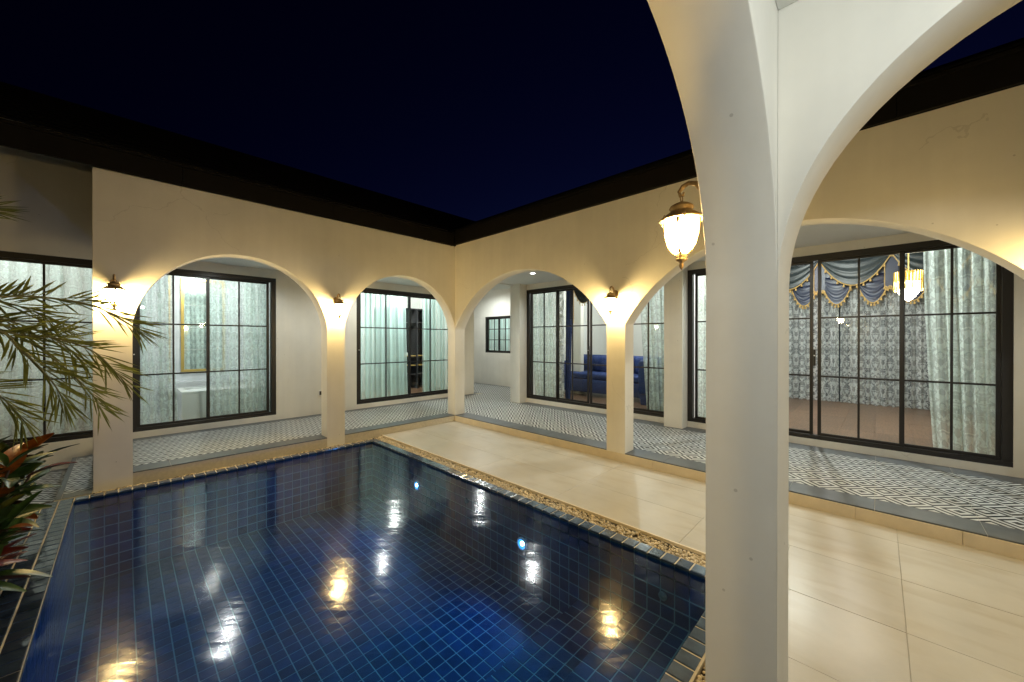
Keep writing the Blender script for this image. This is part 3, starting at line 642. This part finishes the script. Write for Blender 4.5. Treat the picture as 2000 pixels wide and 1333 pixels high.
def curtain(name, label, axis, t, s0, s1, z0, z1, m, folds, amp=.03, e0=None, e1=None, group=None, seed=0, parent=None, cat='curtain'):
    """pleated sheet; e0/e1(zn) shift the two side edges with height 0..1"""
    rnd = random.Random(seed); ph = rnd.uniform(0, 6); n = max(24, int(folds*9)); k = 18; q = MB(); uvs = []; ga = []
    wid = abs(s1-s0); ff = [rnd.uniform(.8, 1.25) for _ in range(4)]
    for j in range(k+1):
        zn = j/k; a = s0+(e0(zn) if e0 else 0); bb = s1+(e1(zn) if e1 else 0)
        for i in range(n+1):
            x = i/n; w_ = 2*math.pi*folds*(x + .02*math.sin(5*x+ph))
            d = 1.35*amp*(math.sin(w_+ph)+.35*math.sin(2.3*w_*ff[0]+zn*1.2)+.3*math.sin(.37*w_+ph*2))*(1-.35*zn)
            z = z0+(z1-z0)*zn + (.008*math.sin(w_*.9) if j == 0 else 0); s = a+(bb-a)*x
            q.v.append((s, t+d, z) if axis == 'x' else (t+d, s, z)); uvs.append((x*wid*1.5, z)); ga.append(max(0, min(1, .5+.32*math.sin(w_*1.0+ph+.8)+.28*math.sin(.43*w_+ph*3+zn*.7))))
    for j in range(k):
        for i in range(n): c = j*(n+1)+i; q.f.append((c, c+1, c+n+2, c+n+1))
    me = q.mesh(name, m, True); ul = me.uv_layers.new(name='UVMap')
    for lp in me.loops: ul.data[lp.index].uv = uvs[lp.vertex_index]
    me.attributes.new('gather', 'FLOAT', 'POINT').data.foreach_set('value', ga)
    return tag(link(name, me, parent), label, cat, group)
curtain('lace_curtain', 'mint lace curtain on the left half of the bathroom door', 'x', 2.21, -4.36, -3.86, .17, 2.72, MINT, 6, .03, e1=lambda z: .06*(1-z)-.02*math.sin(3*z), seed=1)
curtain('lace_curtain', 'mint lace curtain on the right half of the bathroom door', 'x', 2.2, -3.42, -2.54, .17, 2.72, MINT, 9, .03, seed=2)
curtain('lace_curtain', 'second denser lace layer at the right edge of the bathroom door', 'x', 2.28, -2.92, -2.53, .17, 2.72, MINT, 4, .03, e0=lambda z: .2*(1-z)**1.5, seed=3)
curtain('sheer_curtain', 'wide plain pale teal sheer on the left of the dressing room door', 'x', 2.21, -1.02, .24, .17, 2.74, SHEER, 12, .03, e1=lambda z: .05*(1-z), seed=4)
curtain('sheer_curtain', 'plain pale teal sheer on the right of the dressing room door', 'x', 2.2, .68, 1.5, .17, 2.74, SHEER, 8, .03, seed=5)
curtain('lace_curtain', 'pale lace curtain behind the palm, across the left door', 'x', 2.22, -6.6, -4.66, .17, 2.72, MINT, 14, .04, seed=6)
curtain('lace_curtain', 'mint lace curtain at the left end of the sofa room door', 'y', 2.36, .1, -.62, .17, 2.74, MINT, 7, .03, e0=lambda z: -.14*(1-z)**2, seed=7)
curtain('lace_curtain', 'narrow gathered white lace curtain beside the blue drape', 'y', 2.3, -.66, -.86, .17, 2.74, WLACE, 3, .03, seed=8)
curtain('lace_curtain', 'mint lace curtain at the right end of the sofa room door', 'y', 2.34, -2.58, -3.25, .17, 2.74, MINT, 7, .035, e0=lambda z: -.17*(1-z)**1.3, seed=9)
curtain('lace_curtain', 'mint lace strip left of the near column, behind the hall door', 'y', 2.34, -3.6, -4.3, .17, 2.74, MINT, 7, .03, seed=10)
curtain('lace_curtain', 'mint lace curtain gathered at the right end of the hall door', 'y', 2.36, -6.2, -6.82, .17, 2.74, MINT, 6, .04, e0=lambda z: -.09*(1-z)**1.5, seed=11)
curtain('lace_curtain', 'white damask lace curtain right of the gap on the far hall wall', 'y', 6.72, -5.2, -7.6, .16, 2.9, WLACE, 19, .05, seed=12)
curtain('lace_curtain', 'white damask lace curtain left of the gap on the far hall wall', 'y', 6.72, -3.5, -5.17, .16, 2.9, WLACE, 13, .05, seed=13)
curtain('sheer_curtain', 'pale teal sheer behind the small passage window', 'y', 4.02, 2.15, 3.45, 1.0, 2.4, SHEER, 12, .02, seed=14)
bbox('night_window', 6.86, 6.9, -7.6, -3.5, .16, 3.0, mat('night_glass', (.02, .03, .04), .1), label='dark night window behind the white damask lace', cat='window')

# swagged valances with fringes
def swag(parent, axis, t, sA, sB, ztop, drop, m, sag=.35, ny_=14, nx_=22, depth=.1):
    q = MB(); bot = []
    for j in range(ny_+1):
        v = j/ny_
        for i in range(nx_+1):
            u = i/nx_; c = 4*u*(1-u)
            z = ztop - (drop*(1-sag)*v*(.25+.75*c) + drop*sag*v*c) ; d = -depth*(.3+c)*(.5*v+.22*abs(math.sin(v*math.pi*4.2)))
            s = sA+(sB-sA)*u; p = (s, t+d, z) if axis == 'x' else (t+d, s, z); q.v.append(p)
            if j == ny_: bot.append(p)
    for j in range(ny_):
        for i in range(nx_): c = j*(nx_+1)+i; q.f.append((c, c+1, c+nx_+2, c+nx_+1))
    o = q.build('swag', m, parent, True); return o, bot
def fringe(parent, pts, r=.016, L=.05, step=2):
    q = MB(); q.tube([Vector(p) for p in pts], r*.55, 5)
    for i, p in enumerate(pts):
        if i % step: continue
        x, y, z = p; q.lathe([(r*.25, -.004), (r*.5, -.014), (r*.35, -.02), (r*.7, -.03), (r, -L)], 6, (x, y, z))
    return q.build('fringe', FRINGE, parent)
vr = empty('swag_valance', (6.6, -5.5, 2.4), label='navy and dark green swagged valance with gold tassels in the hall', cat='valance')
def vput(objs):
    for o in objs: o.location = -vr.location
cs = [-3.7, -4.85, -6.0, -7.15, -8.3]
for a, bb in zip(cs, cs[1:]):
    o, bt = swag(vr, 'y', 6.55, a, bb, 3.44, .72, TEALC); f = fringe(o, bt, .02, .07); vput([o])
    mid = (a+bb)/2
for a in cs[:-1]:
    for k in (0, 1):
        a0 = a-.02-.575*k; o, bt = swag(vr, 'y', 6.64, a0, a0-.56, 2.95, .62, NAVYC, .5); f = fringe(o, bt, .02, .07); vput([o])
    o = MB().box(6.58, 6.61, a-.10, a+.10, 2.62, 3.42).build('jabot', NAVYC, vr); o.location = -vr.location
    f = fringe(o, [(6.57, a-.10+.2*i/8, 2.62+.05*abs(math.sin(i))) for i in range(9)], .02, .07, 1); f2_ = fringe(o, [(6.57, a+.10, 2.62+.8*i/14) for i in range(15)], .016, .03, 1)
o = MB().box(6.65, 6.69, -8.3, -3.7, 2.7, 3.45).build('backing', NAVYC, vr); o.location = -vr.location
vr2 = empty('swag_valance', (2.3, -1.5, 2.3), label='dark swagged valance with pale tassels above the blue sofa', cat='valance')
for a, bb in ((-.95, -1.65), (-1.65, -2.4)):
    o, bt = swag(vr2, 'y', 2.46, a, bb, 2.95, .62, TEALC, depth=.06); fringe(o, bt, .014, .055); o.location = -vr2.location
o = MB().box(2.44, 2.47, -1.02, -.93, 2.0, 2.95).build('jabot', NAVYC, vr2); o.location = -vr2.location
fringe(o, [(2.43, -1.03, 1.95+1.0*i/26) for i in range(27)], .018, .04, 1)
curtain('side_drape', 'royal blue drape tied back with gold fringe beside the sofa', 'y', 2.5, -.78, -1.0, .17, 2.95, VELV, 3, .03, e1=lambda z: .12*(1-z)**.6, seed=21)

# chandelier
ch = empty('chandelier', (4.5, -6.16, 2.2), label='gold and crystal chandelier glowing in the hall', cat='chandelier')
q = MB()
for k in range(26):
    a = 2*math.pi*k/26; q.tube([(.165*math.cos(a), .165*math.sin(a), .17-.03*(k % 2)), (.165*math.cos(a), .165*math.sin(a), .46)], .012, 6)
q.build('gold_rods', GOLD, ch, True)
q = MB(); q.lathe([(.15, .30), (.15, .2), (.12, .12), (.08, .05), (.03, .0), (.0005, -.02)], 18, wob=lambda i, a: .08*math.sin(9*a)); q.build('crystal_bowl', BULB, ch)
q = MB(); q.tube([(0, 0, .3), (0, 0, 1.3)], .01, 8); q.lathe([(.07, 1.3), (.06, 1.26), (.02, 1.22)], 16); q.build('stem', GOLD, ch)

# bathroom fittings
tb = empty('bathtub', (-3.2, 2.9, .15), label='white block bathtub behind the bathroom door', cat='bathtub')
me = MB().box(-.55, .75, -.45, .35, 0, .5).mesh('tub_body', WHITE); bevel_mesh(me, .012, 2); link('tub_body', me, tb)
q = MB(); q.box(-.55, .75, -.45, -.38, .501, .53); q.box(-.55, .75, .28, .35, .501, .53); q.box(-.55, -.48, -.38, .28, .501, .53); q.box(.68, .75, -.38, .28, .501, .53); q.build('rim', WHITE, tb)
mi = empty('wall_mirror', (-3.25, 4.28, .9), label='tall gold framed mirror on the bathroom wall', cat='mirror')
q = MB(); w_, h_ = .36, 1.9
for a0, a1, c0, c1 in ((-w_, w_, 0, .05), (-w_, w_, h_-.05, h_), (-w_, -w_+.05, .05, h_-.05), (w_-.05, w_, .05, h_-.05)): q.box(a0, a1, -.03, .0, c0, c1)
q.build('gilt_frame', GOLD, mi)
MB().box(-w_+.05, w_-.05, -.012, -.002, .05, h_-.05).build('mirror_glass', mat('mirror', (.85, .93, .9), .03, metal=1), mi)
for k in range(3): MB().box(-w_+.05, w_-.05, -.02, -.013, .45+.45*k, .456+.45*k).build('shelf_edge', WHITE, mi)
bbox('gold_strip', -3.79, -3.765, 4.27, 4.298, .2, 2.9, GOLD, label='thin gold strip on the bathroom marble left of the mirror', cat='trim')
bbox('marble_ledge', -3.9, -1.7, 4.0, 4.299, .55, .72, MARBLE, label='marble ledge behind the bathtub', cat='ledge')
# wardrobe
wr = empty('wardrobe', (1.5, 4.3, .15), label='dark open wardrobe with lit shelves in the dressing room', cat='wardrobe')
q = MB(); q.box(-1.0, .48, .0, .05, 0, 2.3).build('back_panel', DWOOD, wr)
for x in (-1.0, -.5, .0, .46): MB().box(x, x+.02, -.55, -.002, 0, 2.3).build('side_panel', DWOOD, wr)
for z in (.4, .66, .93, 1.9, 2.28):
    for x in (-.98, -.48, .02): MB().box(x+.002, x+.44, -.54, -.003, z, z+.022).build('shelf', GOLD if z in (.66, .93) else DWOOD, wr)
MB().box(-.4, -.15, -.4, -.2, .953, 1.03).build('storage_box', WHITE, wr)
MB().tube([(-.98, -.3, 1.72), (.46, -.3, 1.72)], .012, 8).build('hanging_rail', GOLD, wr)
# sofa
so_ = empty('sofa', (4.0, -.7, .15), label='royal blue tufted sofa behind the wide sliding door', cat='sofa')
def soft(nm, x0, x1, y0, y1, z0, z1, m, bev=.05):
    me = MB().box(x0, x1, y0, y1, z0, z1).mesh(nm, m); bevel_mesh(me, bev, 3); me.polygons.foreach_set('use_smooth', [True]*len(me.polygons)); return link(nm, me, so_)
soft('base', -.45, .45, -1.6, 1.0, .1, .42, VELV, .03); soft('backrest', .3, .55, -1.6, 1.0, .3, 1.0, VELV, .07)
soft('armrest', -.45, .5, .82, 1.08, .1, .86, VELV, .08); soft('armrest', -.45, .5, -1.7, -1.44, .1, .86, VELV, .08)
for k in range(3): soft('seat_cushion', -.44, .3, -1.42+.75*k, -.69+.75*k, .42, .58, VELV, .05)
for k in range(4): soft('back_cushion', .12, .36, -1.42+.56*k, -.88+.56*k, .57, .98, VELV, .08)
for y in (-1.5, .9):
    for x in (-.38, .42): MB().lathe([(.02, 0), (.03, .1)], 10, (x, y, 0)).build('foot', GOLD, so_)
ar = empty('armchair', (3.1, -2.75, .15), label='blue armchair back edge beside the right lace curtain', cat='armchair'); so_ = ar
soft('base', -.35, .4, -.35, .35, .1, .42, VELV, .03); soft('backrest', -.4, -.2, -.38, .38, .3, 1.0, VELV, .07); soft('armrest', -.3, .4, .28, .42, .2, .66, VELV, .05); soft('armrest', -.3, .4, -.42, -.28, .2, .66, VELV, .05)

# ------------------------------------------------------------------ gallery downlights
for lab, loc in (('recessed downlight in the long gallery near the bathroom door', (-3.35, 1.12, 2.799)), ('recessed downlight in the long gallery near the dressing room', (-.9, 1.12, 2.799)),
                 ('bright recessed downlight seen under the first wide arch', (1.0, -1.1, 2.819)), ('recessed downlight in the deck gallery before the hall door', (1.0, -4.9, 2.819)),
                 ('recessed downlight at the far end of the deck gallery', (1.0, -8.6, 2.819)), ('recessed downlight in the passage by the small window', (2.9, 2.6, 3.159)),
                 ):
    ceil_lamp('downlight', lab, loc, .05, DOWN_W*(1.9 if loc[2] > 3 else 1), DOWN_COL, 'recessed ceiling downlights', spot=165, soft=.05)

ceil_lamp('ceiling_light', 'round ceiling light of the roofed terrace overhead', (-4.0, -6.7, 2.689), .12, 64, DOWN_COL)

# ------------------------------------------------------------------ wall lanterns
def lantern():
    r = empty('wall_lantern', (0, 0, 2.0)); oy = -.135
    q = MB()    # shield-shaped back plate
    prof = [(0, -.10), (.018, -.085), (.026, -.04), (.02, .02), (.032, .07), (.04, .12), (.034, .165), (.018, .185), (0, .19)]
    n = len(prof); v = [(x, -.002, z) for x, z in prof]+[(-x, -.002, z) for x, z in prof]+[(x*.8, -.018, z) for x, z in prof]+[(-x*.8, -.018, z) for x, z in prof]
    f = []
    for i in range(n-1): f += [(i, i+1, 2*n+i+1, 2*n+i), (n+i+1, n+i, 3*n+i, 3*n+i+1), (2*n+i, 2*n+i+1, 3*n+i+1, 3*n+i)]
    q.add(v, f); q.build('back_plate', BRONZE, r)
    pts = [(0, -.01, .10), (0, -.035, .135), (0, -.05, .18), (0, -.075, .215), (0, -.105, .225), (0, -.13, .215), (0, -.145, .195), (0, -.14, .178), (0, -.127, .178), (0, -.126, .19)]
    q = MB(); q.tube(pts, [.014, .013, .012, .011, .01, .01, .009, .008, .007, .005], 8); q.build('scroll_arm', BRONZE, r, True)
    q = MB(); q.tube([(.014*math.cos(a), oy, .166+.014*math.sin(a)) for a in [2*math.pi*k/16 for k in range(17)]], .0025, 6, False); q.build('hanging_ring', BRONZE, r, True)
    q = MB(); cap = [(.0005, .152), (.008, .152), (.012, .146), (.03, .142), (.046, .132), (.05, .122), (.044, .114), (.046, .108), (.066, .094), (.086, .078), (.092, .072), (.09, .068), (.078, .07), (.0005, .076)]
    q.lathe(cap, 32, (0, oy, 0), wob=lambda i, a: .025*math.cos(16*a) if 3 <= i <= 5 or 9 <= i <= 11 else 0); c = q.build('cap', BRONZE, r, True)
    for k in range(6):
        a = 2*math.pi*k/6+.5; MB().lathe([(.0005, .088), (.005, .082), (.007, .074), (.004, .066), (.0005, .058)], 8, (.086*math.cos(a), oy+.086*math.sin(a), 0)).build('finial', BRONZE, c, True)
    gp = [(.064, .068), (.067, .04), (.064, .005), (.054, -.035), (.038, -.062), (.02, -.076), (.0005, -.078)]
    MB().lathe(gp, 24, (0, oy, 0)).build('globe', GLOBE, r, True)
    for k in range(4):
        a = k*math.pi/2+.15; q = MB(); q.tube([((rr+.004)*math.cos(a), oy+(rr+.004)*math.sin(a), z) for rr, z in gp[:-1]], [.010, .0045, .002, .002, .005, .008], 6); q.build('strap', BRONZE, r, True)
    q = MB(); q.lathe([(.022, -.07), (.023, -.088), (.02, -.094), (.024, -.098), (.022, -.105), (.01, -.112), (.008, -.118), (.011, -.124), (.008, -.134), (.003, -.142), (.0005, -.145)], 16, (0, oy, 0)); q.build('bottom_finial', BRONZE, r, True)
    return r
def copy_tree(o, parent=None):
    c = o.copy(); COL.objects.link(c); c.parent = parent
    for ch_ in list(o.children): copy_tree(ch_, c)
    return c
proto = lantern()
LS = [((-4.485, 0, 2.0), 0, 'lit bronze wall lantern half behind the palm tips, on the end pier'),
      ((-2.207, 0, 2.0), 0, 'lit bronze wall lantern between the two pool arches'),
      ((0, -3.38, 2.0), -math.pi/2, 'lit bronze wall lantern on the pier between the deck arches'),
      ((-2.725, YC+T, 2.0), math.pi, 'large lit bronze lantern hanging in front of the near column'),
      ((0, -6.89, 2.0), -math.pi/2, 'lit bronze wall lantern further along the deck arches'),
      ((-6.75, YC+T, 2.0), math.pi, 'added unseen lantern on the near wall that brightens the recessed wall')]  # last lantern is an out-of-view extra, added to lift the dark recessed wall
for i, (loc, rz, lab) in enumerate(LS):
    o = proto if i == 0 else copy_tree(proto)
    o.location = loc; o.rotation_euler = (0, 0, rz); tag(o, lab, 'wall lantern', 'bronze wall lanterns on the arcade piers')
# power socket on the gallery wall
s_ = empty('power_socket', (-1.757, AY, .52), label='small dark power socket on the gallery wall', cat='socket')
me = MB().box(-.035, .035, -.012, -.001, -.05, .05).mesh('plate', PLAST); bevel_mesh(me, .003); link('plate', me, s_)
MB().box(-.024, .024, -.02, -.0125, -.036, .036).build('cover', FRAME, s_)

# ------------------------------------------------------------------ palm
pal = empty('palm_tree', (-5.42, -2.3, -.03), label='small feathery palm with drooping fronds at the pool edge', cat='palm')
PL = pal.location
q = MB(); k = 16
q.tube([(.03*math.sin(i*.5), .02*math.cos(i*.4), 1.66*i/k) for i in range(k+1)], [.085-.02*i/k+.008*(i % 2) for i in range(k+1)], 12); q.build('trunk', BARK, pal, True)
def spline(pts, n):
    P_ = [Vector(p) for p in pts]; out = []
    for i in range(n+1):
        t = i/n*(len(P_)-1); a = min(int(t), len(P_)-2); f = t-a
        p0, p1, p2, p3 = P_[max(a-1, 0)], P_[a], P_[a+1], P_[min(a+2, len(P_)-1)]
        out.append(.5*((2*p1)+(-p0+p2)*f+(2*p0-5*p1+4*p2-p3)*f*f+(-p0+3*p1-3*p2+p3)*f**3))
    return out
def frond(pts, nl=38, L=.30, seed=0):
    rnd = random.Random(seed); c = spline([Vector(p)-PL for p in pts], nl+6); q = MB(); q.tube(c, [.008*(1-.8*i/(nl+6))+.0012 for i in range(nl+7)], 5)
    q.build('rachis', STEM, pal, True)
    q = MB()
    for i in range(5, nl+6):
        t = (c[min(i+1, nl+6)]-c[i-1]).normalized(); side = t.cross(Vector((0, 0, 1))).normalized(); up = side.cross(t)
        f = (i-5)/nl; ln = L*(.55+.75*f*(1.6-f) if f < .75 else 1.0-.9*(f-.75))
        for sg in (-1, 1):
            d = (t*(.38+.5*f+rnd.uniform(-.1, .12)) + side*sg*(1.0-.35*f) + up*rnd.uniform(-.5, .75)).normalized()
            l2 = ln*rnd.uniform(.8, 1.1); b0 = c[i]; wv = d.cross(up).normalized()*.0092*rnd.uniform(.8, 1.2); fold = up*.003
            dr = Vector((0, 0, -1))*l2*rnd.uniform(.0, .08)
            m1 = b0+d*l2*.35+dr*.2; m2 = b0+d*l2*.7+dr*.55; tip = b0+d*l2+dr
            q.add([b0, m1-wv+fold, m1-fold, m1+wv+fold, m2-wv*.75+fold, m2-fold, m2+wv*.75+fold, tip], [(0,2,1),(0,3,2),(1,2,5,4),(2,3,6,5),(4,5,7),(5,6,7)])
    q.build('frond', LEAF, pal)
crown = (-5.41, -2.3, 1.62)
FR = [[crown, (-5.15, -2.24, 1.76), (-4.912, -2.2, 1.797), (-4.789, -2.2, 1.807), (-4.623, -2.2, 1.788), (-4.514, -2.2, 1.747), (-4.398, -2.2, 1.661), (-4.36, -2.2, 1.62)],
      [crown, (-5.134, -2.3, 1.718), (-4.899, -2.3, 1.605), (-4.82, -2.3, 1.577), (-4.694, -2.3, 1.557), (-4.556, -2.3, 1.481), (-4.477, -2.3, 1.378), (-4.40, -2.3, 1.25)],
      [crown, (-5.103, -2.45, 1.711), (-4.878, -2.45, 1.597), (-4.818, -2.45, 1.503), (-4.74, -2.45, 1.385), (-4.687, -2.45, 1.277), (-4.659, -2.45, 1.19)],
      [crown, (-5.195, -2.0, 1.733), (-4.902, -2.0, 1.626), (-4.764, -2.0, 1.466), (-4.649, -2.0, 1.311), (-4.568, -2.0, 1.181), (-4.535, -2.0, 1.09)],
      [crown, (-5.215, -1.95, 1.78), (-5.0, -1.8, 1.80), (-4.84, -1.75, 1.74), (-4.74, -1.72, 1.64)],
      [crown, (-5.25, -2.1, 1.5), (-5.08, -2.1, 1.35), (-4.93, -2.1, 1.22), (-4.84, -2.1, 1.06)],
      [crown, (-5.3, -2.4, 2.0), (-5.18, -2.45, 2.3), (-5.07, -2.5, 2.5), (-4.99, -2.52, 2.58)],
      [crown, (-5.28, -2.2, 2.0), (-5.14, -2.1, 2.2), (-5.06, -2.0, 2.32), (-5.0, -1.95, 2.34)]]
for i, p in enumerate(FR): frond(p, 40, .27 if i < 6 else .22, i)
FR += [[crown, (-5.2, -2.15, 1.74), (-5.0, -2.05, 1.70), (-4.82, -2.0, 1.62), (-4.68, -1.96, 1.50), (-4.60, -1.94, 1.38)], [crown, (-5.2, -2.4, 1.60), (-5.02, -2.45, 1.48), (-4.9, -2.48, 1.32), (-4.83, -2.5, 1.16)]]
frond(FR[8], 38, .25, 8)
for i in range(8):
    a = 1.6+i*.42; FRp = [crown]+[(crown[0]+r_*math.cos(a), crown[1]+r_*math.sin(a), crown[2]+.45*r_*1.2-.9*r_*r_) for r_ in (.25, .5, .75, .95)]
    frond(FRp, 30, .25, 50+i)

# ------------------------------------------------------------------ crotons
def leaf_mesh(nm, L, wd, curl, m):
    q = MB(); n = 8
    for i in range(n+1):
        f = i/n; ww = wd*math.sin(math.pi*(f*.94+.03))**.8*(1-.25*f)+.002; x = L*f; z = -curl*L*f*f
        q.v += [(x, -ww, z+ww*.35), (x, -ww*.5, z+ww*.1), (x, 0, z-.002), (x, ww*.5, z+ww*.1), (x, ww, z+ww*.35)]
    for i in range(n):
        for j in range(4): c = i*5+j; q.f.append((c, c+5, c+6, c+1))
    return q.mesh(nm, m, True)
LM = [[leaf_mesh('leaf', .25, .058, c, m) for c in (.1, .35, .6)] for m in CROT]
def croton(label, loc, h, n, seed, aim=0.0, spread=.16):
    rnd = random.Random(seed); r = empty('croton_plant', loc, label=label, cat='plant', group='crotons in the planting bed')
    for s in range(3):
        a = 2.1*s+seed; q = MB(); tipx = .12+.1*math.cos(a); tipy = .1*math.sin(a)
        q.tube([(0, 0, 0), (tipx*.5, tipy*.5, h*.5), (tipx, tipy, h*.9)], [.011, .009, .006], 6); q.build('stem', BARK, r, True)
        for k in range(n//3):
            f = k/(n//3); z = h*(.3+.65*f); az = k*2.4+rnd.uniform(-.4, .4)+s; el = rnd.uniform(-.15, .5)+.75*f
            mi_ = rnd.choices((0, 1, 2, 3), (.62, .18, .06, .14))[0]; sc_ = rnd.uniform(.65, 1.15)
            o = link('leaf', LM[mi_][rnd.randrange(3)], r, (tipx*(.3+.65*f), tipy*(.3+.65*f), z), (rnd.uniform(-.5, .5), -el, az)); o.scale = (sc_, sc_, sc_)
croton('bushy croton with red and green leaves beside the tiled pool edge', (-5.12, -1.55, -.03), .80, 66, 1)
croton('croton with upright dark leaves just left of the low side step', (-5.12, -.95, -.03), .66, 54, 2)
croton('low croton with orange leaves hanging over the navy edge tiles', (-5.1, -2.05, -.03), .46, 48, 3)
